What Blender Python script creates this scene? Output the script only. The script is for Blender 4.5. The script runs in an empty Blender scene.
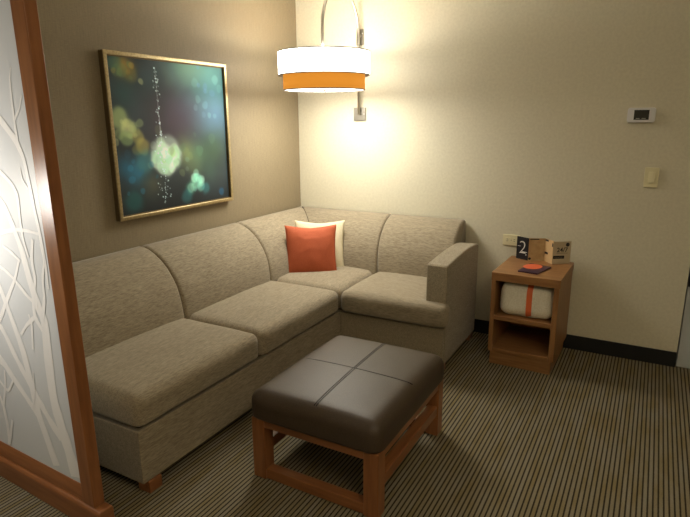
import bpy, bmesh, math, random
from mathutils import Vector, Matrix, noise
random.seed(4)
sc = bpy.context.scene
COL = sc.collection
PI = math.pi

# ------------------------------------------------------------------ materials
def new_mat(name):
    m = bpy.data.materials.new(name); m.use_nodes = True
    nt = m.node_tree; nt.nodes.clear()
    out = nt.nodes.new('ShaderNodeOutputMaterial'); b = nt.nodes.new('ShaderNodeBsdfPrincipled')
    nt.links.new(b.outputs[0], out.inputs[0])
    return m, nt, b

def N(nt, t, **kw):
    n = nt.nodes.new(t)
    for k, v in kw.items():
        if k in n.inputs.keys(): n.inputs[k].default_value = v
        else: setattr(n, k, v)
    return n

def ramp(nt, stops):
    r = nt.nodes.new('ShaderNodeValToRGB'); e = r.color_ramp.elements
    while len(e) < len(stops): e.new(0.5)
    for el, (p, c) in zip(e, stops): el.position = p; el.color = (*c, 1)
    return r

def plain(name, col, rough=.5, metal=0., emit=None, estr=0.):
    m, nt, b = new_mat(name)
    b.inputs['Base Color'].default_value = (*col, 1); b.inputs['Roughness'].default_value = rough
    b.inputs['Metallic'].default_value = metal
    if emit: b.inputs['Emission Color'].default_value = (*emit, 1); b.inputs['Emission Strength'].default_value = estr
    return m

def textured(name, c1, c2, scale=(1, 1, 1), nscale=20, detail=4, rough=.6, bump=.2, bdist=.002, lo=.35, hi=.65, metal=0, coords='Object'):
    """two colours mixed by a stretched noise, with bump"""
    m, nt, b = new_mat(name)
    tc = nt.nodes.new('ShaderNodeTexCoord'); mp = nt.nodes.new('ShaderNodeMapping'); mp.inputs['Scale'].default_value = scale
    nt.links.new(tc.outputs[coords], mp.inputs[0])
    no = N(nt, 'ShaderNodeTexNoise', Scale=nscale, Detail=detail)
    nt.links.new(mp.outputs[0], no.inputs['Vector'])
    r = ramp(nt, [(lo, c1), (hi, c2)]); nt.links.new(no.outputs['Fac'], r.inputs[0])
    nt.links.new(r.outputs[0], b.inputs['Base Color'])
    bp = N(nt, 'ShaderNodeBump', Strength=bump, Distance=bdist); nt.links.new(no.outputs['Fac'], bp.inputs['Height'])
    nt.links.new(bp.outputs[0], b.inputs['Normal'])
    b.inputs['Roughness'].default_value = rough; b.inputs['Metallic'].default_value = metal
    return m

M = {}
def S(r, g, b):   # sRGB 0..255 -> linear
    f = lambda c: (c/255/12.92) if c/255 <= .04045 else ((c/255+.055)/1.055)**2.4
    return (f(r), f(g), f(b))

# taupe vertical-weave wallpaper
def wallpaper():
    m, nt, b = new_mat('taupe_wallpaper')
    tc = nt.nodes.new('ShaderNodeTexCoord')
    def nz(scale, ns):
        mp = nt.nodes.new('ShaderNodeMapping'); mp.inputs['Scale'].default_value = scale
        nt.links.new(tc.outputs['Object'], mp.inputs[0])
        n = N(nt, 'ShaderNodeTexNoise', Scale=ns, Detail=3); nt.links.new(mp.outputs[0], n.inputs['Vector']); return n
    a = nz((1, 1, .04), 260); c = nz((1, .12, 1), 330)
    mx = N(nt, 'ShaderNodeMath', operation='ADD'); nt.links.new(a.outputs[0], mx.inputs[0]); nt.links.new(c.outputs[0], mx.inputs[1])
    hv = N(nt, 'ShaderNodeMath', operation='MULTIPLY'); hv.inputs[1].default_value = .5; nt.links.new(mx.outputs[0], hv.inputs[0])
    r = ramp(nt, [(.38, (.215, .170, .103)), (.62, (.275, .220, .137))]); nt.links.new(hv.outputs[0], r.inputs[0])
    nt.links.new(r.outputs[0], b.inputs['Base Color']); b.inputs['Roughness'].default_value = .6
    bp = N(nt, 'ShaderNodeBump', Strength=.12, Distance=.001); nt.links.new(hv.outputs[0], bp.inputs['Height']); nt.links.new(bp.outputs[0], b.inputs['Normal'])
    return m
M['taupe'] = wallpaper()
M['cream'] = textured('cream_wall_vinyl', (.61, .565, .43), (.66, .615, .47), nscale=60, rough=.6, bump=.12, bdist=.001)
M['ceiling'] = textured('ceiling_paint', (.74, .72, .66), (.78, .76, .7), nscale=80, rough=.9, bump=.1)
M['black_base'] = plain('black_rubber', (.006, .006, .006), .7)

def carpet():
    m, nt, b = new_mat('striped_carpet')
    tc = nt.nodes.new('ShaderNodeTexCoord'); sep = nt.nodes.new('ShaderNodeSeparateXYZ'); nt.links.new(tc.outputs['Object'], sep.inputs[0])
    # stripe coordinate with slight wobble
    wn = N(nt, 'ShaderNodeTexNoise', Scale=220, Detail=2); nt.links.new(tc.outputs['Object'], wn.inputs['Vector'])
    wa = N(nt, 'ShaderNodeMath', operation='MULTIPLY_ADD'); wa.inputs[1].default_value = .004; wa.inputs[2].default_value = -.002; nt.links.new(wn.outputs[0], wa.inputs[0])
    ad = N(nt, 'ShaderNodeMath', operation='ADD'); nt.links.new(sep.outputs[0], ad.inputs[0]); nt.links.new(wa.outputs[0], ad.inputs[1])
    mu = N(nt, 'ShaderNodeMath', operation='MULTIPLY'); mu.inputs[1].default_value = 1/.0195; nt.links.new(ad.outputs[0], mu.inputs[0])
    fr = N(nt, 'ShaderNodeMath', operation='FRACT'); nt.links.new(mu.outputs[0], fr.inputs[0])
    r = ramp(nt, [(0, (0, 0, 0)), (.17, (0, 0, 0)), (.34, (1, 1, 1)), (.86, (1, 1, 1))])
    e = r.color_ramp.elements.new(1.0); e.color = (0, 0, 0, 1)
    nt.links.new(fr.outputs[0], r.inputs[0])
    # colour of each light stripe wanders between olive, grey and brown
    fl = N(nt, 'ShaderNodeMath', operation='FLOOR'); nt.links.new(mu.outputs[0], fl.inputs[0])
    cx = nt.nodes.new('ShaderNodeCombineXYZ'); m2 = N(nt, 'ShaderNodeMath', operation='MULTIPLY'); m2.inputs[1].default_value = .37; nt.links.new(fl.outputs[0], m2.inputs[0])
    nt.links.new(m2.outputs[0], cx.inputs[0])
    m3 = N(nt, 'ShaderNodeMath', operation='MULTIPLY'); m3.inputs[1].default_value = 2.6; nt.links.new(sep.outputs[1], m3.inputs[0]); nt.links.new(m3.outputs[0], cx.inputs[1])
    cn = N(nt, 'ShaderNodeTexNoise', Scale=1.4, Detail=3); nt.links.new(cx.outputs[0], cn.inputs['Vector'])
    cr = ramp(nt, [(.36, (.215, .172, .088)), (.5, (.235, .200, .128)), (.64, (.245, .218, .158))]); nt.links.new(cn.outputs[0], cr.inputs[0])
    fb = N(nt, 'ShaderNodeTexNoise', Scale=420, Detail=2); nt.links.new(tc.outputs['Object'], fb.inputs['Vector'])
    fr2 = ramp(nt, [(.3, (.55, .55, .55)), (.7, (1.25, 1.25, 1.25))]); nt.links.new(fb.outputs[0], fr2.inputs[0])
    mm = N(nt, 'ShaderNodeMixRGB', blend_type='MULTIPLY'); mm.inputs[0].default_value = 1; nt.links.new(cr.outputs[0], mm.inputs[1]); nt.links.new(fr2.outputs[0], mm.inputs[2])
    mx = N(nt, 'ShaderNodeMixRGB'); mx.inputs[1].default_value = (.024, .017, .012, 1)
    nt.links.new(r.outputs[0], mx.inputs[0]); nt.links.new(mm.outputs[0], mx.inputs[2]); nt.links.new(mx.outputs[0], b.inputs['Base Color'])
    bp = N(nt, 'ShaderNodeBump', Strength=.5, Distance=.003); nt.links.new(mx.outputs[0], bp.inputs['Height']); nt.links.new(bp.outputs[0], b.inputs['Normal'])
    b.inputs['Roughness'].default_value = .95; b.inputs['Specular IOR Level'].default_value = .1
    return m
M['carpet'] = carpet()

def fabric(name, c1, c2, scale):
    m, nt, b = new_mat(name)
    tc = nt.nodes.new('ShaderNodeTexCoord')
    def nz(s, ns, d=3):
        mp = nt.nodes.new('ShaderNodeMapping'); mp.inputs['Scale'].default_value = s
        nt.links.new(tc.outputs['Object'], mp.inputs[0])
        n = N(nt, 'ShaderNodeTexNoise', Scale=ns, Detail=d); nt.links.new(mp.outputs[0], n.inputs['Vector']); return n
    a = nz(scale, 230); f = nz((1, 1, 1), 480, 2); l = nz(scale, 60, 3)
    s1 = N(nt, 'ShaderNodeMath', operation='MULTIPLY_ADD'); s1.inputs[1].default_value = .45; nt.links.new(a.outputs[0], s1.inputs[0])
    s2 = N(nt, 'ShaderNodeMath', operation='MULTIPLY_ADD'); s2.inputs[1].default_value = .30; s2.inputs[2].default_value = 0; nt.links.new(f.outputs[0], s2.inputs[0])
    s3 = N(nt, 'ShaderNodeMath', operation='MULTIPLY_ADD'); s3.inputs[1].default_value = .16; nt.links.new(l.outputs[0], s3.inputs[0]); nt.links.new(s2.outputs[0], s3.inputs[2])
    nt.links.new(s3.outputs[0], s1.inputs[2])
    r = ramp(nt, [(.36, c1), (.56, c2)]); nt.links.new(s1.outputs[0], r.inputs[0]); nt.links.new(r.outputs[0], b.inputs['Base Color'])
    bp = N(nt, 'ShaderNodeBump', Strength=.35, Distance=.002); nt.links.new(s1.outputs[0], bp.inputs['Height']); nt.links.new(bp.outputs[0], b.inputs['Normal'])
    b.inputs['Roughness'].default_value = .85; b.inputs['Specular IOR Level'].default_value = .25
    b.inputs['Sheen Weight'].default_value = .25; b.inputs['Sheen Roughness'].default_value = .5
    return m
FC1, FC2 = (.195, .155, .100), (.355, .30, .21)
M['fabric_y'] = fabric('heathered_beige_upholstery_long', FC1, FC2, (1, .14, 1))
M['fabric_x'] = fabric('heathered_beige_upholstery_short', FC1, FC2, (.14, 1, 1))
M['seam_and_shade'] = plain('dark_seam_and_gap_shade', (.10, .078, .05), .9)  # dark tone for the corner seam and for painted shade under the seat cushions
M['orange'] = textured('rust_orange_cloth', (.40, .078, .026), (.47, .10, .034), nscale=240, rough=.8, bump=.2, bdist=.001)
M['ivory_cloth'] = textured('ivory_cloth', (.68, .60, .40), (.76, .69, .50), nscale=200, rough=.85, bump=.25, bdist=.001)

def wood(name, c1, c2, scale, rough=.32):
    m = textured(name, c1, c2, scale=scale, nscale=14, detail=5, rough=rough, bump=.05, bdist=.001)
    return m
W1, W2 = (.215, .080, .028), (.29, .115, .041)
M['wood_x'] = wood('reddish_wood_along_x', W1, W2, (.35, 3.5, 3.5))
M['wood_y'] = wood('reddish_wood_along_y', W1, W2, (3.5, .35, 3.5))
M['wood_z'] = wood('reddish_wood_upright', W1, W2, (3.5, 3.5, .35))
N1, N2 = (.25, .115, .040), (.34, .17, .065)
M['ns_x'] = wood('honey_wood_along_x', N1, N2, (.4, 4, 4), .4)
M['ns_y'] = wood('honey_wood_along_y', N1, N2, (4, .4, 4), .4)
M['ns_z'] = wood('honey_wood_upright', N1, N2, (4, 4, .4), .4)

M['leather'] = textured('dark_brown_leather', (.046, .031, .019), (.064, .044, .028), nscale=260, detail=3, rough=.47, bump=.22, bdist=.0012)
M['leather'].node_tree.nodes['Principled BSDF'].inputs['Specular IOR Level'].default_value = .4
M['leather_side'] = textured('dark_brown_leather_band', (.018, .011, .008), (.026, .016, .011), nscale=260, detail=3, rough=.45, bump=.2, bdist=.0012)
M['stitch'] = plain('dark_seam', (.018, .012, .009), .6)
M['gold'] = textured('brushed_champagne_gold', (.40, .31, .16), (.52, .42, .24), nscale=90, rough=.33, bump=.05, metal=.85)
M['gold_dark'] = plain('gold_lip_and_side_shade', (.16, .115, .055), .45, .6)  # darker gold: shade painted onto the frame sides; the inner lip shares it
M['nickel'] = plain('brushed_nickel', (.55, .53, .48), .3, 1.)
M['nickel_dark'] = plain('satin_nickel_plate', (.30, .275, .23), .38, .9)
M['ivory'] = plain('ivory_plastic', (.74, .68, .44), .35)
M['ivory_dark'] = plain('ivory_plastic_slot', (.12, .10, .06), .5)
M['white_plastic'] = plain('white_plastic', (.68, .67, .68), .35)
M['lcd'] = plain('dark_display', (.035, .033, .026), .25)
M['lcd_mark'] = plain('display_mark', (.30, .29, .25), .5)
M['grey_panel'] = plain('grey_laminate', (.50, .53, .54), .5)
M['black_gloss'] = plain('black_gloss', (.008, .008, .009), .3)
M['frost'] = plain('frosted_resin', (.66, .69, .71), .38)
M['frost_branch'] = plain('frosted_resin_branch', (.86, .86, .85), .38)
M['blanket'] = textured('white_fleece', (.76, .71, .57), (.86, .82, .70), nscale=120, rough=.9, bump=.4, bdist=.003)
M['ribbon'] = plain('orange_ribbon', (.75, .16, .05), .55)
M['paper_black'] = plain('black_card', (.012, .011, .014), .4)
M['paper_tan'] = textured('tan_card', (.46, .31, .15), (.56, .40, .21), nscale=30, rough=.5, bump=0)
M['paper_cream'] = plain('cream_card', (.62, .42, .21), .5)
M['paper_grey'] = plain("greige_card", (.54, .45, .31), .5)
M['purple'] = plain('plum_card', (.045, .016, .042), .4)
M['coral'] = plain('coral_print', (.80, .15, .06), .45)
M['print_white'] = plain('white_print', (.75, .72, .66), .5)

# ------------------------------------------------------------------ object helpers
def empty(name, loc, label, cat, group=None):
    o = bpy.data.objects.new(name, None); o.location = loc; COL.objects.link(o); o.empty_display_size = .1
    o['label'] = label; o['category'] = cat
    if group: o['group'] = group
    return o

def link(name, bm, mat, parent=None, smooth=False, mats=None, recalc=True):
    """bm is in world coordinates; the object is placed at its parent"""
    if recalc: bmesh.ops.recalc_face_normals(bm, faces=bm.faces)
    if parent is not None:
        off = Vector((0, 0, 0)); p = parent
        while p is not None: off += p.location; p = p.parent
        bmesh.ops.translate(bm, verts=bm.verts, vec=-off)
    me = bpy.data.meshes.new(name); bm.to_mesh(me); bm.free()
    for m in (mats or [mat]): me.materials.append(m)
    if smooth: me.polygons.foreach_set('use_smooth', [True]*len(me.polygons))
    o = bpy.data.objects.new(name, me); COL.objects.link(o)
    if parent is not None: o.parent = parent
    return o

def tag(o, label, cat, group=None):
    o['label'] = label; o['category'] = cat
    if group: o['group'] = group
    return o

def box(bm, x0, x1, y0, y1, z0, z1):
    v = [bm.verts.new((x, y, z)) for x in (x0, x1) for y in (y0, y1) for z in (z0, z1)]
    for q in ((0, 1, 3, 2), (4, 6, 7, 5), (0, 4, 5, 1), (2, 3, 7, 6), (0, 2, 6, 4), (1, 5, 7, 3)):
        bm.faces.new([v[i] for i in q])

def bevelmod(o, w=.004, seg=2):
    b = o.modifiers.new('bevel', 'BEVEL'); b.width = w; b.segments = seg; b.limit_method = 'ANGLE'; b.angle_limit = math.radians(40)
    o.data.polygons.foreach_set('use_smooth', [True]*len(o.data.polygons))
    b.harden_normals = True
    return o

def block(name, x0, x1, y0, y1, z0, z1, mat, parent=None, bev=.003):
    bm = bmesh.new(); box(bm, x0, x1, y0, y1, z0, z1)
    o = link(name, bm, mat, parent)
    if bev: bevelmod(o, bev)
    return o

def structure(name, x0, x1, y0, y1, z0, z1, mat):
    o = block(name, x0, x1, y0, y1, z0, z1, mat, None, 0); o['kind'] = 'structure'; return o

def prism(bm, pts, a0, a1, axis):
    """extrude a 2-D outline (in the two other axes, in order) along axis"""
    def P(p, a):
        if axis == 'x': return (a, p[0], p[1])
        if axis == 'y': return (p[0], a, p[1])
        return (p[0], p[1], a)
    lo = [bm.verts.new(P(p, a0)) for p in pts]; hi = [bm.verts.new(P(p, a1)) for p in pts]
    n = len(pts)
    bm.faces.new(lo); bm.faces.new(hi[::-1])
    for i in range(n): bm.faces.new((lo[i], lo[(i+1) % n], hi[(i+1) % n], hi[i]))

def tube(bm, pts, r, seg=14, caps=True):
    pts = [Vector(p) for p in pts]; rings = []
    up = None
    for i, p in enumerate(pts):
        d = (pts[min(i+1, len(pts)-1)] - pts[max(i-1, 0)]).normalized()
        if up is None:
            up = d.orthogonal().normalized()
        up = (up - d*up.dot(d)).normalized(); s = d.cross(up)
        rr = r[i] if isinstance(r, (list, tuple)) else r
        rings.append([bm.verts.new(p + (up*math.cos(2*PI*k/seg) + s*math.sin(2*PI*k/seg))*rr) for k in range(seg)])
    for a, b in zip(rings, rings[1:]):
        for k in range(seg): bm.faces.new((a[k], a[(k+1) % seg], b[(k+1) % seg], b[k]))
    if caps: bm.faces.new(rings[0][::-1]); bm.faces.new(rings[-1])

def lathe(bm, cx, cy, prof, seg=64, close=False):
    rings = [[bm.verts.new((cx + r*math.cos(2*PI*k/seg), cy + r*math.sin(2*PI*k/seg), z)) for k in range(seg)] for r, z in prof]
    prs = list(zip(rings, rings[1:])) + ([(rings[-1], rings[0])] if close else [])
    for a, b in prs:
        for k in range(seg): bm.faces.new((a[k], a[(k+1) % seg], b[(k+1) % seg], b[k]))
    return rings

def axis_samples(h, r, n):
    e = [-h + r*(1-math.cos(PI/2*k/5)) for k in range(5)]
    inner = [-(h-r) + 2*(h-r)*k/n for k in range(n+1)]
    return e + inner + [-v for v in e[::-1]]

def soft_box(bm, x0, x1, y0, y1, z0, z1, r, crown=0., n=14, wr=0., seed=0, side=0., dens=.04, rb=None):
    """upholstered block: rounded edges, crowned top, faint wrinkles"""
    c = Vector(((x0+x1)/2, (y0+y1)/2, (z0+z1)/2)); h = Vector(((x1-x0)/2, (y1-y0)/2, (z1-z0)/2))
    r = min(r, h.x, h.y, h.z)
    S_ = [axis_samples(h[i], r, max(2, int(2*h[i]/dens))) for i in range(3)]
    cache = {}
    def vert(p):
        k = tuple(round(v, 6) for v in p)
        if k in cache: return cache[k]
        p = Vector(p); q = Vector([max(-(h[i]-r), min(h[i]-r, p[i])) for i in range(3)]); d = p-q
        if d.length > 1e-9:
            d.normalize(); q = q + d*r
            if rb and d.z < 0 and (abs(d.x) > 1e-6 or abs(d.y) > 1e-6):   # tighter lower edge
                e = q.z + h.z; i1 = r-math.sqrt(max(0, r*r-(r-e)**2)) if e < r else 0; i2 = rb-math.sqrt(max(0, rb*rb-(rb-e)**2)) if e < rb else 0
                hd = Vector((d.x, d.y, 0)).normalized(); q = q + hd*(i1-i2)
        u, v = q.x/h.x, q.y/h.y
        w = q.z/h.z
        bul = max(0, 1-u*u)**.5*max(0, 1-v*v)**.5
        if w > 0: q.z += crown*bul*w
        if side:
            q.x += side*(1-v*v)*(1-w*w)*u; q.y += side*(1-u*u)*(1-w*w)*v
        if wr:
            s = Vector((q.x*5+seed*3.1, q.y*5, q.z*5)); nv = noise.noise(s)*.6 + noise.noise(s*2.7)*.4
            q += (q.normalized()*nv*wr)
        cache[k] = bm.verts.new(c+q); return cache[k]
    for a in range(3):
        b_, c_ = [(1, 2), (2, 0), (0, 1)][a]
        for sgn in (-1, 1):
            for i in range(len(S_[b_])-1):
                for j in range(len(S_[c_])-1):
                    vs = []
                    for di, dj in ((0, 0), (1, 0), (1, 1), (0, 1)):
                        p = [0, 0, 0]; p[a] = sgn*h[a]; p[b_] = S_[b_][i+di]; p[c_] = S_[c_][j+dj]; vs.append(vert(p))
                    if sgn < 0: vs.reverse()
                    if len(set(vs)) == 4: bm.faces.new(vs)

def text_mesh(name, body, size, mat, parent, origin, ux, uz, thick=.0004, align='CENTER', off=0.):
    """lettering as a mesh; ux is the reading direction, uz the up direction (world)"""
    cu = bpy.data.curves.new('txt', 'FONT'); cu.body = body; cu.size = size; cu.align_x = align; cu.extrude = thick; cu.resolution_u = 3; cu.offset = off
    t = bpy.data.objects.new('txt', cu); COL.objects.link(t); bpy.context.view_layer.update()
    me = bpy.data.meshes.new_from_object(t.evaluated_get(bpy.context.evaluated_depsgraph_get()))
    bpy.data.objects.remove(t)
    ux = Vector(ux).normalized(); uz = Vector(uz).normalized(); n = ux.cross(uz)
    mt = Matrix((ux, uz, n)).transposed().to_4x4(); mt.translation = Vector(origin)
    bm = bmesh.new(); bm.from_mesh(me); bm.transform(mt)
    return link(name, bm, mat, parent)

# ------------------------------------------------------------------ the room
CEIL = 2.75; XR = 5.2; YF = -6.6; XE = 2.818
structure('floor', -.12, XR, YF, 1.2, -.06, 0, M['carpet'])
structure('ceiling', -.12, XR, YF, 1.2, CEIL, CEIL+.06, M['ceiling'])
structure('wall_left', -.12, 0, YF, .12, 0, CEIL, M['taupe'])
structure('wall_back', 0, XE, 0, .12, 0, CEIL, M['cream'])
structure('wall_right', XR, XR+.1, YF, 1.2, 0, CEIL, M['cream'])
structure('wall_front', -.12, XR, YF-.1, YF, 0, CEIL, M['cream'])
structure('wall_hall', XE-.12, XR, 1.1, 1.2, 0, CEIL, M['cream'])
o = structure('baseboard_back', .001, XE, -.011, 0, 0, .10, M['black_base']); bevelmod(o, .003)

# low grey cabinet past the end of the wall (only its edge shows)
cab = empty('low_cabinet', (3.1, .25, 0), 'grey cabinet with a black upper part, just past the right end of the cream wall', 'cabinet')
block('door_panel', XE+.006, 3.42, .012, .50, 0, .53, M['grey_panel'], cab)
block('upper_section', XE+.006, 3.42, .0, .50, .532, .80, M['black_gloss'], cab)

# ------------------------------------------------------------------ sectional sofa
SX = .014; SY = -.016
sofa = empty('sectional_sofa', (.83, -.81, 0), 'L-shaped sectional sofa in heathered beige-brown fabric filling the room corner', 'sofa')
D, E, SE, AR, AL = .836, -.816, -2.496, 1.556, 1.425
bm = bmesh.new()
prism(bm, [(SX, SE), (D, SE), (D, E), (AR-.004, E), (AR-.004, -.12), (AL-.01, -.12), (AL-.01, SY), (SX, SY)], .055, .300, 'z')
bevelmod(link('base', bm, M['fabric_y'], sofa), .006, 3)
bm = bmesh.new()
prism(bm, [(.03, SE+.025), (D-.025, SE+.025), (D-.025, E+.025), (AL-.02, E+.025), (AL-.02, -.03), (.03, -.03)], .299, .320, 'z')
link('gap_shade_deck', bm, M['seam_and_shade'], sofa)  # inset dark slab added as the shadow line between cushions and base
block('foot', .775, .845, -2.475, -2.405, 0, .056, M['wood_y'], sofa, .004)
block('foot', .03, .10, -2.475, -2.405, 0, .056, M['wood_y'], sofa, .004)
block('foot', 1.475, 1.545, -.79, -.72, 0, .056, M['wood_y'], sofa, .004)
block('foot', 1.475, 1.545, -.20, -.13, 0, .056, M['wood_y'], sofa, .004)
block('foot', .76, .83, -.80, -.73, 0, .056, M['wood_y'], sofa, .004)

def seat(x0, x1, y0, y1, mat, seed):
    bm = bmesh.new(); soft_box(bm, x0, x1, y0, y1, .316, .455, .043, crown=.020, wr=.005, seed=seed, side=.006, rb=.022)
    return link('seat_cushion', bm, mat, sofa, True)
seat(.22, .850, -2.502, -1.690, M['fabric_y'], 1)
seat(.22, .856, -1.684, -.846, M['fabric_y'], 2)
seat(.22, .842, -.836, -.20, M['fabric_y'], 3)
# T-shaped right cushion that wraps in front of the arm
bm = bmesh.new()
soft_box(bm, .852, 1.430, -.866, -.20, .316, .455, .043, crown=.020, wr=.004, seed=5, side=.006, rb=.022)
soft_box(bm, 1.20, 1.584, -.864, -.745, .316, .458, .043, crown=.004, wr=.003, seed=6, rb=.022)
t = link('seat_cushion', bm, M['fabric_x'], sofa, True)
rm = t.modifiers.new('remesh', 'REMESH'); rm.mode = 'VOXEL'; rm.voxel_size = .011; rm.use_smooth_shade = True
sm = t.modifiers.new('smooth', 'SMOOTH'); sm.factor = .6; sm.iterations = 10

PROF = [(.318, .40), (.317, .46), (.311, .52), (.299, .58), (.280, .635), (.252, .685), (.215, .735), (.170, .778), (.120, .812), (.075, .832), (.035, .841), (.008, .842)]
def back(a0, a1, axis, mat, r0=True, r1=True, s0=0., s1=0.):
    """a tight back section: the profile (distance from wall, height) run along an axis, tucked in at the seams"""
    bm = bmesh.new(); r = .022; L = a1-a0
    ts = [r*(1-math.cos(PI/2*k/5)) for k in range(6)]
    ts = ts + [r + (L-2*r)*k/16 for k in range(1, 16)] + [L-v for v in ts[::-1]]
    ts = sorted(ts)
    rings = []
    sh = lambda z, t: (s0*(1-t/L)+s1*t/L)*(z-.46)/.38
    for t in ts:
        d = 0
        if r0 and t < r: d = r-math.sqrt(max(0, r*r-(r-t)**2))
        if r1 and L-t < r: d = r-math.sqrt(max(0, r*r-(r-(L-t))**2))
        ring = []
        for i, (w, z) in enumerate(PROF):
            a = PROF[max(0, i-1)]; b = PROF[min(len(PROF)-1, i+1)]
            tx, tz = b[0]-a[0], b[1]-a[1]; l = math.hypot(tx, tz); nx, nz = tz/l, -tx/l
            bul = .006*math.sin(PI*t/L)
            wr = noise.noise(Vector((t*4+a0*7, z*5, 1.3)))*.004
            s = -d + bul + wr
            if i >= len(PROF)-2: s = -d*.6
            ww = max(.0, w+nx*s); zz = z+nz*s
            ring.append((ww, zz))
        ring.append((0, .835-d*.6)); ring.append((0, .40))
        vs = []
        for ww, zz in ring:
            vs.append(bm.verts.new((SX+ww, a0+t+sh(zz, t), zz) if axis == 'y' else (a0+t+sh(zz, t), SY-ww, zz)))
        rings.append(vs)
    n = len(rings[0])
    for a, b in zip(rings, rings[1:]):
        for k in range(n): bm.faces.new((a[k], a[(k+1) % n], b[(k+1) % n], b[k]))
    bm.faces.new(rings[0]); bm.faces.new(rings[-1][::-1])
    return link('back_cushion', bm, mat, sofa, True)
back(-2.490, -1.700, 'y', M['fabric_y']); back(-1.698, -.890, 'y', M['fabric_y'], s1=.032); back(-.888, SY, 'y', M['fabric_y'], True, False, s0=.032)
back(SX, .868, 'x', M['fabric_x'], False, True, s1=-.026); back(.870, 1.434, 'x', M['fabric_x'], s0=-.026, s1=-.012)
bm = bmesh.new(); tube(bm, [(SX+w+.004, SY-w-.004, z+.002) for w, z in PROF[1:-1]], .004, 8); link('seam', bm, M['seam_and_shade'], sofa, True)
# arm: gently rising top
bm = bmesh.new()
top = [(-.790, .682), (-.782, .692), (-.70, .700), (-.58, .708), (-.45, .714), (-.32, .715), (-.22, .711), (-.15, .702), (-.12, .690)]
prism(bm, [(-.790, .30), *top, (-.12, .056), (-.790, .056)], AL, AR, 'x')
bevelmod(link('armrest', bm, M['fabric_y'], sofa), .011, 3)

# ------------------------------------------------------------------ throw pillows
def pillow(name, mat, w, T, bottom, ndir, lean, label, seed, roll=0, grp=None):
    """bottom = bottom-centre of the pillow; ndir = horizontal facing angle; lean back in radians"""
    bm = bmesh.new(); n = 28; V = {}
    f = Vector((math.cos(ndir), math.sin(ndir), 0)); rt = Vector((-f.y, f.x, 0))
    up = Vector((0, 0, 1))*math.cos(lean) - f*math.sin(lean); nn = f*math.cos(lean) + Vector((0, 0, 1))*math.sin(lean)
    q = Matrix.Rotation(roll, 3, nn); rt2 = q @ rt; up2 = q @ up
    for s in (1, -1):
        for i in range(n+1):
            for j in range(n+1):
                u = -1+2*i/n; v = -1+2*j/n
                u = math.sin(u*PI/2)*.5+u*.5; v = math.sin(v*PI/2)*.5+v*.5
                x = w/2*u*(1-.075*(1-v*v)*abs(u)); y = w/2*v*(1-.065*(1-u*u)*abs(v))
                e = (1-u**2)*(1-v**2)
                t = T*max(0, e)**.5*(1 + .10*noise.noise(Vector((u*2.2+seed, v*2.2, s)))) 
                t += .006*noise.noise(Vector((u*6+seed, v*6, s*2)))*min(1, 5*e)
                sag = -.012*(1-abs(u))*(v > .6)
                p = Vector(bottom) + up2*(w/2*.93) + rt2*x + up2*(y+sag) + nn*t*s*.5
                if max(abs(u), abs(v)) > .9999:
                    k = (i, j)
                    if k not in V: V[k] = bm.verts.new(p)
                else: V[(i, j, s)] = bm.verts.new(p)
        g = lambda i, j: V.get((i, j, s)) or V[(i, j)]
        for i in range(n):
            for j in range(n):
                vs = [g(i, j), g(i+1, j), g(i+1, j+1), g(i, j+1)]
                if s < 0: vs.reverse()
                bm.faces.new(vs)
    o = link(name, bm, mat, None, True)
    return tag(o, label, 'pillow')
A = math.radians(-56)
pillow('throw_pillow', M['orange'], .378, .12, (.466, -.578, .444), A, math.radians(12), 'plump rust-orange square throw pillow in the sofa corner', 2.2)
pillow('throw_pillow', M['ivory_cloth'], .378, .10, (.448, -.440, .455), math.radians(-62), math.radians(15), 'cream throw pillow tucked behind the orange one', 7.7)

# ------------------------------------------------------------------ ottoman
ot = empty('ottoman', (1.467, -1.785, 0), 'rectangular dark brown leather ottoman with cross stitching on an open wooden sled frame', 'ottoman')
OX0, OX1, OY0, OY1 = 1.152, 1.764, -2.160, -1.410
bm = bmesh.new(); soft_box(bm, OX0-.008, OX1+.008, OY0-.012, OY1+.012, .292, .415, .05, crown=.018, wr=.002, seed=9, side=.004, dens=.03, rb=.010)
cu = link('cushion', bm, None, ot, True, mats=[M['leather'], M['leather_side']])
bm = bmesh.new(); cyo = -1.785; cxo = 1.467
def crown_z(x, y):
    hx = (OX1-OX0)/2+.008; hy = (OY1-OY0)/2+.012; u = (x-cxo)/hx; v = (y-(OY0+OY1)/2)/hy
    z = .415+.018*max(0, 1-u*u)**.5*max(0, 1-v*v)**.5
    for c, h in ((abs(x-cxo), hx), (abs(y-(OY0+OY1)/2), hy)):
        k = c-(h-.05)
        if k > 0: z -= .05-math.sqrt(max(0, .0025-k*k))
    return z
def seam(pts):
    tube(bm, [(x, y, crown_z(x, y)-.0008) for x, y in pts], .0028, 6)
for dx in (-.005, .005): seam([(1.472-.022*k/40+dx, OY0+.75*k/40) for k in range(1, 40)])
seam([(OX0+.612*k/40, cyo) for k in range(1, 40)])
link('stitching', bm, M['stitch'], ot, True)
fw = .066
for x0, x1 in ((OX0, OX0+fw), (OX1-fw, OX1)):
    for y0, y1 in ((OY0, OY0+fw), (OY1-fw, OY1)):
        block('leg', x0, x1, y0, y1, 0, .292, M['wood_z'], ot, .004)
for y0, y1 in ((OY0+.002, OY0+.03), (OY1-.03, OY1-.002)):
    block('apron', OX0+fw, OX1-fw, y0, y1, .254, .291, M['wood_x'], ot, .003)
for x0, x1 in ((OX0+.002, OX0+.03), (OX1-.03, OX1-.002)):
    block('apron', x0, x1, OY0+fw, OY1-fw, .254, .291, M['wood_y'], ot, .003)
for y0, y1 in ((OY0+.004, OY0+.052), (OY1-.052, OY1-.004)):
    block('stretcher', OX0+fw, OX1-fw, y0, y1, .004, .052, M['wood_x'], ot, .003)
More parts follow.
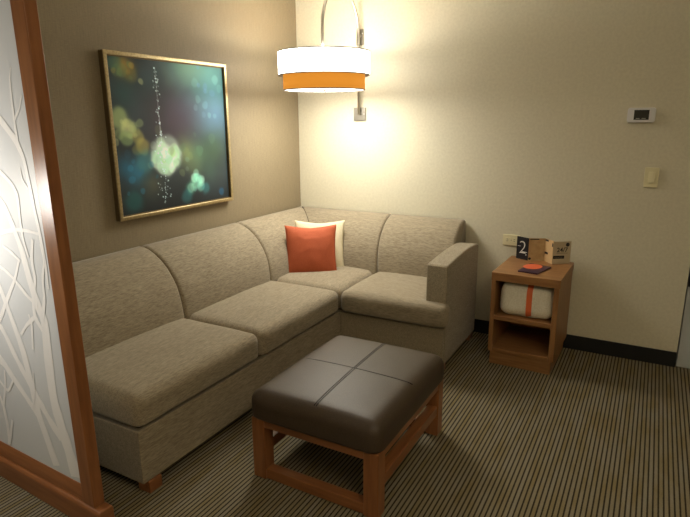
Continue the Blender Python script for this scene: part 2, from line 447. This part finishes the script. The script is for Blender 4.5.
for x0, x1 in ((OX0+.006, OX0+.054), (OX1-.054, OX1-.006)):
    block('stretcher', x0, x1, OY0+fw, OY1-fw, .115, .165, M['wood_y'], ot, .003)

# ------------------------------------------------------------------ nightstand
nl, nr, nf, nb = 1.757, 2.160, -.509, -.019
ns = empty('side_table', ((nl+nr)/2, (nf+nb)/2, 0), 'honey-brown open-fronted wooden side table with two shelves against the cream wall', 'side table')
block('table_top', nl-.002, nr+.004, nf-.004, nb, .562, .614, M['ns_x'], ns, .003)
block('side_panel', nl, nl+.026, nf, nb, .09, .562, M['ns_z'], ns, .002)
block('side_panel', nr-.032, nr, nf, nb, .09, .562, M['ns_z'], ns, .002)
block('back_panel', nl+.026, nr-.032, nb-.015, nb, .09, .562, M['ns_z'], ns, .0)
block('shelf', nl+.026, nr-.032, nf+.001, nb-.015, .305, .333, M['ns_x'], ns, .002)
block('bottom_board', nl+.026, nr-.032, nf+.001, nb-.015, .09, .115, M['ns_x'], ns, .002)
block('plinth', nl+.010, nr-.016, nf+.016, nb, 0, .09, M['ns_x'], ns, .001)

ns.rotation_euler.z = math.radians(-1.2)
bl = empty('folded_blanket', (1.965, -.33, .333), 'rolled white fleece blanket with an orange band on the upper shelf of the side table', 'blanket')
bm = bmesh.new(); soft_box(bm, 1.800, 2.122, -.485, -.12, .3335, .542, .06, crown=.006, wr=.014, seed=3, dens=.02)
link('roll', bm, M['blanket'], bl, True)
bm = bmesh.new()
def rsec(cy, cz, hy, hz, r, n=8):
    P = []
    for sx, sz, a0 in ((1, 1, 0), (-1, 1, PI/2), (-1, -1, PI), (1, -1, 3*PI/2)):
        for k in range(n+1):
            a = a0+PI/2*k/n; P.append((cy+sx*(hy-r)+r*math.cos(a), cz+sz*(hz-r)+r*math.sin(a)))
    return P
band = rsec(-.3025, .4385, .189, .1045, .06)
rings = [[bm.verts.new((x, y, max(.3334, z + (.006 if z > .44 else 0)))) for y, z in band] for x in (1.966, 1.974, 1.992, 2.000)]
for a, b in zip(rings, rings[1:]):
    for k in range(len(a)): bm.faces.new((a[k], a[(k+1) % len(a)], b[(k+1) % len(a)], b[k]))
link('band', bm, M['ribbon'], bl, True)['label'] = 'orange band'

# folded brochure: four standing panels
BR = [(1.803, -.078), (1.889, -.117), (1.985, -.072), (2.046, -.139), (2.146, -.070)]
br = empty('folded_brochure', (1.98, -.10, .614), 'accordion-folded brochure standing on the side table, with a white 2 on its black panel', 'brochure')
zb, zt = .6145, .768
mm = [M['paper_black'], M['paper_tan'], M['paper_cream'], M['paper_grey']]
for i in range(4):
    (xa, ya), (xb, yb) = BR[i], BR[i+1]
    d = Vector((xb-xa, yb-ya, 0)); L = d.length; d.normalize(); nrm = Vector((d.y, -d.x, 0)); th = .0012
    zt_i = zt if i < 3 else zt-.004
    bm = bmesh.new()
    a = Vector((xa, ya, 0)); b = Vector((xb, yb, 0))
    vs = [bm.verts.new((p.x, p.y, z)) for p in (a, b, b-nrm*th, a-nrm*th) for z in (zb, zt_i)]
    for q in ((0, 2, 3, 1), (2, 4, 5, 3), (4, 6, 7, 5), (6, 0, 1, 7), (1, 3, 5, 7), (0, 6, 4, 2)): bm.faces.new([vs[k] for k in q])
    pn = link('panel', bm, mm[i], br)
    f = lambda s, z, off=.0006: a + d*(L*s) + nrm*off + Vector((0, 0, z))
    def rect(s0, s1, z0, z1, mat, nm):
        bm = bmesh.new(); vs = [bm.verts.new(f(s, z, o_)) for o_ in (.0002, .0008) for s, z in ((s0, z0), (s1, z0), (s1, z1), (s0, z1))]
        bm.faces.new(vs[4:]); bm.faces.new(vs[3::-1])
        for k in range(4): bm.faces.new((vs[k], vs[(k+1) % 4], vs[4+(k+1) % 4], vs[4+k]))
        link(nm, bm, mat, pn)
    def disc(s, z, r, mat, nm):
        bm = bmesh.new(); vs = [bm.verts.new(f(s, z) + d*(r*math.cos(2*PI*k/20)) + Vector((0, 0, r*math.sin(2*PI*k/20)))) for k in range(20)]
        bm.faces.new(vs); link(nm, bm, mat, pn)
    if i == 0:
        text_mesh('numeral', '2', .125, M['print_white'], pn, f(.52, zb+.042, .0010), d, (0, 0, 1), .0003, off=-.0022)
        rect(.08, .34, zb+.088, zb+.091, M['print_white'], 'printed_line')
        rect(.48, .90, zb+.052, zb+.056, M['print_white'], 'printed_line')
        disc(.82, zb+.036, .004, M['print_white'], 'printed_dot')
    if i == 1:
        rect(.06, .62, zt-.010, zt-.003, M['paper_black'], 'printed_bar')
        disc(.10, zb+.014, .009, M['paper_black'], 'printed_dot')
    if i == 2:
        rect(.02, .40, zt-.016, zt-.004, M['paper_black'], 'printed_bar')
        rect(.02, .42, zb+.052, zb+.066, M['paper_black'], 'printed_bar')
        rect(.86, .99, zt-.040, zt-.016, M['paper_black'], 'printed_bar')
    if i == 3:
        disc(.80, zt-.026, .013, M['paper_black'], 'printed_dot')
        text_mesh('lettering', '24/7', .042, M['paper_black'], pn, f(.52, zb+.080, .0010), d, (0, 0, 1), .0003, off=.0006)
        rect(.22, .82, zb+.071, zb+.073, M['paper_black'], 'printed_line')
        rect(.04, .66, zb+.035, zb+.055, M['paper_black'], 'printed_bar')
        rect(.10, .60, zb+.043, zb+.046, M['paper_grey'], 'printed_line')

# small plum card lying in front of the brochure
lf = empty('card_folder', (1.97, -.33, .614), 'small dark plum card folder with a coral oval, lying flat on the side table', 'card')
q = [(1.892, -.432), (2.012, -.446), (2.058, -.246), (1.925, -.205)]
bm = bmesh.new(); prism(bm, q, .6148, .623, 'z'); link('cover', bm, M['purple'], lf)
bm = bmesh.new(); cxx, cyy = 1.955, -.292
pts = []
for k in range(28):
    a = 2*PI*k/28; ux, uy = .97, -.16
    lx, ly = .056*math.cos(a), .070*math.sin(a)
    pts.append((cxx + lx*ux + ly*.22, cyy + lx*uy + ly*.97))
prism(bm, pts, .6231, .6237, 'z'); link('printed_oval', bm, M['coral'], lf)

# ------------------------------------------------------------------ framed picture
PY0, PY1, PZ0, PZ1, PT = -1.836, -.896, 1.005, 1.896, .042
pic = empty('framed_picture', (0, (PY0+PY1)/2, PZ0), 'large gold-framed picture of blurred teal and green lights on the taupe wall', 'picture')
def frame(bm, y0, y1, z0, z1, w, x0, x1):
    o_ = [(y0, z0), (y1, z0), (y1, z1), (y0, z1)]; i_ = [(y0+w, z0+w), (y1-w, z0+w), (y1-w, z1-w), (y0+w, z1-w)]
    A_ = [bm.verts.new((x1, *p)) for p in o_]; B_ = [bm.verts.new((x1, *p)) for p in i_]
    C_ = [bm.verts.new((x0, *p)) for p in o_]; D_ = [bm.verts.new((x0, *p)) for p in i_]
    for k in range(4):
        j = (k+1) % 4
        bm.faces.new((A_[k], A_[j], B_[j], B_[k])); bm.faces.new((C_[k], D_[k], D_[j], C_[j]))
        bm.faces.new((A_[k], C_[k], C_[j], A_[j])); bm.faces.new((B_[k], B_[j], D_[j], D_[k]))
bm = bmesh.new(); frame(bm, PY0, PY1, PZ0, PZ1, .022, .033, PT)
fr = link('frame', bm, M['gold'], pic); bevelmod(fr, .004, 2)
bm = bmesh.new(); frame(bm, PY0+.020, PY1-.020, PZ0+.020, PZ1-.020, .007, .004, PT-.012)
link('inner_lip', bm, M['gold_dark'], pic)
bm = bmesh.new(); frame(bm, PY0+.001, PY1-.001, PZ0+.001, PZ1-.001, .020, .003, .034); link('frame_side', bm, M['gold_dark'], pic)
# the print: colours painted per vertex
blobs = [  # u, v (0..1 from top-left), radius, softness, colour sRGB, strength
    (.82, .12, .34, 1.0, (100, 160, 150), .95), (.66, .05, .22, 1, (120, 155, 125), .8), (.86, .33, .22, 1, (90, 112, 140), .75), (.75, .22, .2, 1, (90, 130, 135), .5),
    (.12, .05, .08, .8, (150, 120, 50), .8), (.17, .10, .05, .6, (120, 100, 45), .6), (.05, .03, .05, .6, (70, 110, 90), .5), (.24, .14, .022, .3, (170, 160, 110), .7),
    (.10, .22, .12, 1, (45, 75, 70), .6), (.30, .12, .12, 1, (50, 85, 85), .4),
    (.50, .40, .26, 1, (72, 52, 58), .75), (.58, .30, .2, 1, (74, 66, 84), .5),
    (.05, .38, .07, .5, (140, 150, 100), .8), (.11, .44, .06, .45, (165, 165, 115), .8), (.09, .50, .05, .4, (120, 135, 90), .7), (.18, .50, .05, .5, (150, 140, 80), .6), (.21, .56, .055, .5, (150, 135, 75), .7), (.16, .58, .04, .4, (120, 110, 60), .5),
    (.14, .72, .11, .9, (50, 105, 125), .8), (.22, .66, .07, .7, (70, 120, 120), .6), (.05, .68, .07, .8, (40, 90, 110), .6), (.26, .82, .09, .9, (90, 85, 60), .5), (.10, .92, .07, .7, (40, 100, 95), .5),
    (.58, .62, .12, .8, (130, 140, 90), .7), (.70, .64, .10, .9, (90, 120, 90), .6), (.85, .60, .15, 1, (70, 90, 60), .6), (.66, .72, .10, .9, (100, 110, 80), .5), (.80, .76, .12, 1, (70, 90, 75), .5),
    (.40, .63, .14, .25, (135, 143, 130), .85), (.37, .60, .07, .3, (198, 203, 185), .6), (.46, .66, .06, .3, (165, 190, 160), .5), (.31, .63, .045, .3, (150, 175, 150), .6), (.36, .71, .05, .3, (150, 175, 150), .6), (.49, .61, .045, .3, (150, 175, 150), .5), (.44, .66, .07, .35, (180, 200, 165), .5), (.33, .66, .06, .35, (170, 190, 160), .5), (.41, .71, .06, .35, (165, 190, 160), .5), (.47, .60, .05, .3, (170, 190, 150), .45), (.36, .55, .05, .3, (160, 180, 150), .4), (.40, .62, .035, .4, (230, 235, 210), .6),
    (.66, .84, .06, .5, (120, 165, 140), .8), (.64, .81, .035, .3, (150, 190, 160), .5), (.70, .88, .04, .4, (110, 160, 140), .6), (.60, .88, .05, .6, (70, 110, 90), .6), (.75, .90, .04, .6, (60, 120, 120), .5), (.56, .94, .05, .6, (50, 110, 110), .5), (.92, .95, .03, .4, (40, 90, 120), .5),
    (.80, .28, .03, .25, (120, 160, 165), .3), (.73, .24, .03, .25, (120, 160, 155), .3), (.70, .30, .025, .25, (110, 140, 150), .25),
]
rnd = random.Random(11)
for cu_, cv_, sp_, n_, cols in ((.12, .46, .07, 16, ((165, 165, 115), (140, 150, 100), (120, 130, 85))), (.40, .63, .075, 20, ((205, 212, 190), (150, 172, 150), (120, 150, 130))),
                                (.67, .85, .045, 12, ((150, 190, 165), (110, 160, 140))), (.12, .74, .09, 10, ((50, 115, 140), (40, 90, 110))), (.62, .66, .10, 12, ((120, 130, 85), (85, 110, 85))),
                                (.12, .09, .06, 8, ((165, 125, 50), (95, 120, 75))), (.82, .20, .12, 12, ((120, 165, 155), (105, 140, 160)))):
    for _ in range(n_):
        blobs.append((rnd.gauss(cu_, sp_), rnd.gauss(cv_, sp_*.8), rnd.uniform(.014, .038), .3, cols[rnd.randrange(len(cols))], rnd.uniform(.15, .45)))
NY, NZ = 210, 200
bm = bmesh.new(); lay = bm.verts.layers.float_color.new('paint')
iy0, iy1, iz0, iz1 = PY0+.026, PY1-.026, PZ0+.026, PZ1-.026
dots = []
for k in range(120):
    v = random.random()
    sp = .006 + .018*abs(math.sin(v*9))*(1 if v > .5 else .5)
    dots.append((.36 + .05*v*0 + random.gauss(0, sp), .03+.93*v, random.uniform(.002, .0055), random.uniform(.3, 1)))
G = []
for j in range(NZ+1):
    row = []
    for i in range(NY+1):
        u = i/NY; v = j/NZ
        wv = noise.noise(Vector((u*3.1, v*3.1, 4)))
        base = [46+10*wv, 50+14*wv, 50+16*wv]
        if v > .8: k = (v-.8)/.2; base = [b_*(1-.25*k) for b_ in base]
        for bu, bv, r, s, c, a in blobs:
            uu = u+.012*noise.noise(Vector((u*14, v*14, 1))); vv = v+.012*noise.noise(Vector((u*14, v*14, 9)))
            dd = math.hypot((uu-bu)*1.05, vv-bv)/r
            if dd > 2.2: continue
            if s >= .8: w_ = math.exp(-dd*dd*1.3)
            else: w_ = 1/(1+math.exp((dd-1)/(s*.22)))
            w_ *= a*.9
            base = [b_*(1-w_)+cc*w_ for b_, cc in zip(base, c)]
        for du, dv, r, a in dots:
            dd = math.hypot(u-du, v-dv)/r
            if dd < 1.4:
                w_ = a*max(0, min(1, 1.4-dd)); base = [b_*(1-w_)+cc*w_ for b_, cc in zip(base, (200, 215, 210))]
        if abs(u-.36-.01*v) < .003 and .04 < v < .55: base = [b_*.7+60 for b_ in base]
        g = bm.verts.new((PT-.016, iy0+(iy1-iy0)*u, iz1-(iz1-iz0)*v))
        l = S(*[max(0, min(255, b_)) for b_ in base]); g[lay] = (l[0]**1.18*2.6, l[1]**1.18*2.9, l[2]**1.18*3.3, 1); row.append(g)
    G.append(row)
for j in range(NZ):
    for i in range(NY): bm.faces.new((G[j][i], G[j+1][i], G[j+1][i+1], G[j][i+1]))
m, nt, b = new_mat('printed_artwork'); at = nt.nodes.new('ShaderNodeAttribute'); at.attribute_name = 'paint'
nt.links.new(at.outputs['Color'], b.inputs['Base Color']); b.inputs['Roughness'].default_value = .5; b.inputs['Specular IOR Level'].default_value = .25
ca = link('canvas', bm, m, pic, recalc=False)

# ------------------------------------------------------------------ wall lamp
LX, LY = .566, -.542
lamp = empty('wall_lamp', (LX, 0, 1.58), 'arched wall lamp with a white drum shade over an orange band, in the corner', 'lamp')
M['shade_white'] = plain('lit_white_linen', (.85, .82, .75), .8, emit=(1, .96, .86), estr=9.5)
M['shade_trim'] = plain('shade_edge_trim', (.14, .12, .10), .8, emit=(1, .85, .6), estr=.10)
M['shade_orange'] = plain('lit_orange_linen', (.62, .27, .05), .8, emit=(1, .36, .035), estr=.60)
M['diffuser'] = plain('lit_acrylic', (.9, .88, .8), .5, emit=(1, .96, .86), estr=7)
def band_lathe(name, r, z0, z1, mat, th=.003):
    bm = bmesh.new(); lathe(bm, LX+.008, LY, [(r, z0), (r, z1), (r-th, z1), (r-th, z0)], 96, True)
    return link(name, bm, mat, lamp, True)
o1 = band_lathe('upper_shade', .302, 1.826, 1.972, M['shade_white'])
o2 = band_lathe('lower_shade', .272, 1.732, 1.832, M['shade_orange'])
for nm, r, z in (('shade_trim', .3035, 1.970), ('shade_trim', .3035, 1.826), ('shade_trim', .2735, 1.732)):
    bm = bmesh.new(); lathe(bm, LX+.008, LY, [(r, z-.0035), (r, z+.0035), (r-.006, z+.0035), (r-.006, z-.0035)], 96, True); link(nm, bm, M['shade_trim'], lamp)
bm = bmesh.new(); rg = lathe(bm, LX+.008, LY, [(.266, 1.734), (.266, 1.740)], 96); bm.faces.new(rg[0][::-1]); bm.faces.new(rg[1]); link('diffuser', bm, M['diffuser'], lamp)
bm = bmesh.new(); rg = lathe(bm, LX+.008, LY, [(.3, 1.829), (.3, 1.832), (.268, 1.832), (.268, 1.829)], 96, True); link('shade_ring', bm, M['shade_trim'], lamp)
bm = bmesh.new(); tube(bm, [(LX+.008, LY, 1.738), (LX+.008, LY, 1.730), (LX+.008, LY, 1.724)], [.012, .010, .005], 16); link('finial', bm, M['nickel_dark'], lamp, True)
bm = bmesh.new()
pts = [(LX, -.030, 1.585), (LX, -.030, 1.9), (LX, -.030, 2.08), (LX, -.030, 2.12)]
cyc = (-.030+LY)/2; ra = abs(LY+.030)/2
pts += [(LX, cyc+ra*math.cos(PI*k/20), 2.12+.295*math.sin(PI*k/20)) for k in range(1, 21)]
pts += [(LX, LY, 2.05), (LX, LY, 1.9)]
tube(bm, pts, .0105, 14); link('arched_pole', bm, M['nickel'], lamp, True)
block('wall_plate', .512, .612, -.012, -.001, 1.530, 1.628, M['nickel_dark'], lamp, .002)
block('wall_plate', .536, .592, -.012, -.001, 2.070, 2.180, M['nickel_dark'], lamp, .002)
for z in (1.587, 2.135):
    bm = bmesh.new(); tube(bm, [(LX, -.011, z), (LX, -.032, z)], .012, 14); link('bracket', bm, M['nickel'], lamp, True)
for x, z in ((.600, 1.580), (.586, 2.150)):
    bm = bmesh.new(); tube(bm, [(x, -.011, z), (x, -.016, z)], .005, 12); link('screw', bm, M['nickel'], lamp, True)

# ------------------------------------------------------------------ wall controls
th = empty('thermostat', (2.458, 0, 1.51), 'white rectangular thermostat with a dark display, high on the cream wall', 'thermostat')
bm = bmesh.new(); prism(bm, [(2.384, 1.520), (2.392, 1.511), (2.526, 1.511), (2.534, 1.520), (2.534, 1.588), (2.526, 1.597), (2.392, 1.597), (2.384, 1.588)], -.026, -.001, 'y'); bevelmod(link('housing', bm, M['white_plastic'], th), .004)
block('display', 2.420, 2.500, -.0275, -.025, 1.527, 1.584, M['lcd'], th, 0)
for x0, x1 in ((2.432, 2.452), (2.462, 2.484)): block('display_mark', x0, x1, -.0283, -.0274, 1.532, 1.537, M['lcd_mark'], th, 0)
block('button', 2.512, 2.522, -.0275, -.025, 1.535, 1.575, M['white_plastic'], th, .0008)
sw = empty('light_switch', (2.552, 0, 1.127), 'ivory rocker light switch on the cream wall below the thermostat', 'switch')
block('wall_plate', 2.514, 2.590, -.011, -.001, 1.127, 1.247, M['ivory'], sw, .003)
block('surround', 2.533, 2.571, -.0125, -.0108, 1.152, 1.222, M['ivory'], sw, .0008)
bm = bmesh.new(); prism(bm, [(-.0120, 1.155), (-.0215, 1.157), (-.0135, 1.219), (-.0120, 1.219)], 2.536, 2.568, 'x'); bevelmod(link('rocker', bm, M['ivory'], sw), .001)
ou = empty('wall_outlet', (1.748, 0, .68), 'ivory horizontal wall outlet behind the side table, left of the brochure', 'outlet')
block('wall_plate', 1.690, 1.808, -.008, -.001, .682, .758, M['ivory'], ou, .003)
for cx in (1.725, 1.773):
    block('socket', cx-.016, cx+.016, -.0095, -.0078, .703, .737, M['ivory'], ou, .002)
    for z in (.714, .726): block('slot', cx-.008, cx+.002, -.0100, -.0094, z-.0015, z+.0015, M['ivory_dark'], ou, 0)
bm = bmesh.new(); tube(bm, [(1.749, -.0078, .720), (1.749, -.0092, .720)], .003, 10); link('screw', bm, M['ivory_dark'], ou)

# ------------------------------------------------------------------ room divider
dv = empty('room_divider', (.44, -2.675, 0), 'wood-framed divider with a frosted white panel of pale bare branches, left of the sofa', 'room divider')
PX0, PX1 = .768, .843; YA, YB = -2.712, -2.667; TOP = 2.35
bm = bmesh.new(); prism(bm, [(-2.722, 0), (-2.722, .090), (-2.714, .099), (-2.665, .099), (-2.657, .090), (-2.657, 0)], .004, .880, 'x'); bevelmod(link('base_board', bm, M['wood_x'], dv), .005, 3)
block('post', PX0, PX1, YA, YB, .099, TOP, M['wood_z'], dv, .004)
block('post', .004, .05, YA, YB, .099, TOP, M['wood_z'], dv, .004)
bm = bmesh.new(); prism(bm, [(YA+.005, .099), (YA+.005, .154), (YA+.010, .160), (YA+.010, .168), (YB-.010, .168), (YB-.005, .154), (YB-.005, .099)], .05, PX0, 'x'); bevelmod(link('bottom_rail', bm, M['wood_x'], dv), .002)
block('top_rail', .05, PX0, YA+.005, YB-.005, TOP-.09, TOP, M['wood_x'], dv, .003)
block('frosted_panel', .048, PX0+.004, -2.698, -2.680, .166, TOP-.085, M['frost'], dv, 0)
dv.rotation_euler = (0, math.radians(-.45), math.radians(-2.5))
branches = [[(0.727, 0.188, 0.0909), (0.71, 0.262, 0.0909), (0.682, 0.358, 0.0772), (0.646, 0.501, 0.0703), (0.654, 0.678, 0.0618), (0.67, 0.824, 0.0602), (0.638, 0.877, 0.0541), (0.61, 0.973, 0.0474), (0.588, 1.087, 0.0406), (0.556, 1.165, 0.034), (0.519, 1.247, 0.0275), (0.438, 1.296, 0.0214)], [(0.595, 0.194, 0.0597), (0.558, 0.3, 0.0602), (0.519, 0.4, 0.0531), (0.501, 0.548, 0.0452), (0.479, 0.679, 0.045), (0.425, 0.819, 0.0379), (0.382, 0.922, 0.0306), (0.335, 1.009, 0.0233)], [(0.66, 0.333, 0.0427), (0.595, 0.4, 0.0438), (0.532, 0.478, 0.0448), (0.457, 0.572, 0.0383), (0.405, 0.646, 0.039), (0.36, 0.722, 0.0316), (0.283, 0.793, 0.0244)], [(0.512, 0.398, 0.0381), (0.443, 0.463, 0.0391), (0.359, 0.534, 0.0404), (0.311, 0.581, 0.0493), (0.211, 0.612, 0.0601)], [(0.244, 0.183, 0.0265), (0.254, 0.274, 0.0261), (0.249, 0.367, 0.026), (0.214, 0.438, 0.0218), (0.165, 0.462, 0.0178)], [(0.249, 0.367, 0.0173), (0.296, 0.473, 0.0167), (0.309, 0.544, 0.0124)], [(0.271, 0.704, 0.0248), (0.356, 0.785, 0.0236), (0.424, 0.868, 0.0226), (0.507, 0.961, 0.0179), (0.555, 1.037, 0.0138)], [(0.657, 0.77, 0.0271), (0.606, 0.828, 0.0276), (0.611, 0.899, 0.0205), (0.651, 0.982, 0.0199), (0.643, 1.049, 0.0198), (0.67, 1.133, 0.0193)], [(0.606, 0.828, 0.0207), (0.542, 0.788, 0.0179), (0.487, 0.736, 0.0148)], [(0.557, 0.688, 0.0144), (0.578, 0.795, 0.0141), (0.567, 0.833, 0.0106)], [(0.528, 1.587, 0.0328), (0.591, 1.539, 0.0319), (0.661, 1.476, 0.031), (0.694, 1.413, 0.0245), (0.7, 1.346, 0.0247), (0.709, 1.261, 0.0217), (0.722, 1.167, 0.0187), (0.73, 1.049, 0.0189), (0.726, 0.956, 0.0128)], [(0.67, 1.463, 0.0185), (0.67, 1.529, 0.0153), (0.674, 1.61, 0.0121), (0.68, 1.673, 0.009), (0.696, 1.71, 0.0059)], [(0.674, 1.545, 0.0122), (0.715, 1.583, 0.0089), (0.737, 1.621, 0.0058)], [(0.467, 1.389, 0.0208), (0.539, 1.359, 0.0201), (0.594, 1.323, 0.0196), (0.617, 1.289, 0.0195), (0.61, 1.217, 0.0164), (0.607, 1.133, 0.0166), (0.627, 1.062, 0.0133)], [(0.384, 1.122, 0.0224), (0.49, 1.144, 0.0212), (0.588, 1.161, 0.0168), (0.665, 1.161, 0.0129), (0.731, 1.154, 0.0124)], [(0.691, 1.311, 0.0124), (0.663, 1.344, 0.0094), (0.661, 1.385, 0.0063)], [(0.656, 0.822, 0.0202), (0.691, 0.913, 0.0196), (0.697, 0.989, 0.0162), (0.726, 1.06, 0.0126), (0.717, 1.12, 0.0094)], [(0.568, 1.039, 0.0137), (0.51, 1.07, 0.0141), (0.459, 1.087, 0.0108)], [(0.638, 0.877, 0.0203), (0.574, 0.909, 0.0209), (0.507, 0.961, 0.0179), (0.446, 0.992, 0.0147), (0.373, 1.014, 0.0152)], [(0.304, 0.313, 0.017), (0.257, 0.202, 0.0175), (0.234, 0.175, 0.0178)], [(0.252, 0.485, 0.0171), (0.311, 0.445, 0.0167), (0.368, 0.514, 0.0121)], [(0.479, 0.41, 0.0116), (0.52, 0.488, 0.0113), (0.532, 0.59, 0.0074)]]
bm = bmesh.new()
for ch in branches:
    P_ = []
    for (x0, z0, w0), (x1, z1, w1) in zip(ch, ch[1:]):
        n_ = 5
        for k in range(n_):
            t_ = k/n_; P_.append([x0+(x1-x0)*t_, z0+(z1-z0)*t_, w0+(w1-w0)*t_])
    P_.append(list(ch[-1]))
    for _ in range(2):
        P_ = [P_[0]] + [[(a[i]+2*b[i]+c[i])/4 for i in range(3)] for a, b, c in zip(P_, P_[1:], P_[2:])] + [P_[-1]]
    L_, R__ = [], []
    for k, (x, z, w_) in enumerate(P_):
        a = P_[max(0, k-1)]; b = P_[min(len(P_)-1, k+1)]; tx, tz = b[0]-a[0], b[1]-a[1]; l = math.hypot(tx, tz) or 1
        w_ = w_*.42*(1+.25*noise.noise(Vector((x*30, z*12, 0)))); nx, nz = -tz/l*w_, tx/l*w_
        L_.append((x+nx, z+nz)); R__.append((x-nx, z-nz))
    out_ = [(min(PX0-.001, max(.051, p[0])), min(TOP-.095, max(.171, p[1]))) for p in L_ + R__[::-1]]
    yo = -2.6992 - .00004*branches.index(ch)
    vs = [bm.verts.new((p[0], yo, p[1])) for p in out_]; n_ = len(P_)
    for k in range(n_-1):
        q = [vs[k], vs[k+1], vs[2*n_-2-k], vs[2*n_-1-k]]
        bm.faces.new(q)
bmesh.ops.dissolve_degenerate(bm, dist=1e-6, edges=bm.edges)
link('branch_print', bm, M['frost_branch'], dv)
# ------------------------------------------------------------------ lights
def lamp_light(name, kind, loc, power, col, size=.1, rot=None, spot=None):
    l = bpy.data.lights.new(name, kind); l.energy = power; l.color = col
    if kind == 'AREA': l.size = size
    else: l.shadow_soft_size = size
    if spot: l.spot_size = spot; l.spot_blend = .6
    o = bpy.data.objects.new(name, l); o.location = loc; COL.objects.link(o)
    if rot: o.rotation_euler = rot
    return o
WARM = (1, .95, .82)
lamp_light('lamp_bulb', 'POINT', (LX, LY, 1.90), 11, WARM, .06)
lamp_light('lamp_downlight', 'AREA', (LX+.008, LY, 1.720), 15, WARM, .45)
lamp_light('bedside_lamp', 'POINT', (.22, -3.12, 1.22), 15, (1, .96, .90), .11)
lamp_light('room_fill', 'POINT', (3.4, -3.9, 2.58), 8, (1, .86, .64), .2)  # added fill near the ceiling, no visible fixture
lamp_light('ceiling_bounce_fill', 'AREA', (3.3, -3.6, 1.95), 46, (1, .86, .64), .5, (PI, 0, 0))  # added unseen area light, bounced off the ceiling for soft ambient
w = bpy.data.worlds.new('world'); sc.world = w; w.use_nodes = True
w.node_tree.nodes['Background'].inputs[0].default_value = (1, .85, .65, 1); w.node_tree.nodes['Background'].inputs[1].default_value = .02

# ------------------------------------------------------------------ camera
cam = bpy.data.cameras.new('camera'); co = bpy.data.objects.new('camera', cam); COL.objects.link(co); sc.camera = co
CF, CP, CY, CPI, CR = 551.773, (2.563, -3.845, 1.538), 29.121, -14.096, -.393
cam.sensor_fit = 'HORIZONTAL'; cam.sensor_width = 36; cam.lens = CF*36/690; cam.clip_start = .05
yw, pi_, ro = [math.radians(v) for v in (CY, CPI, CR)]
F = Vector((-math.sin(yw)*math.cos(pi_), math.cos(yw)*math.cos(pi_), math.sin(pi_))); R_ = Vector((math.cos(yw), math.sin(yw), 0)); U_ = R_.cross(F)
R2 = R_*math.cos(ro)+U_*math.sin(ro); U2 = -R_*math.sin(ro)+U_*math.cos(ro)
mt = Matrix((R2, U2, -F)).transposed().to_4x4(); mt.translation = Vector(CP); co.matrix_world = mt
sc.view_settings.view_transform = 'Standard'; sc.view_settings.look = 'None'; sc.view_settings.gamma = 1; sc.view_settings.exposure = .12
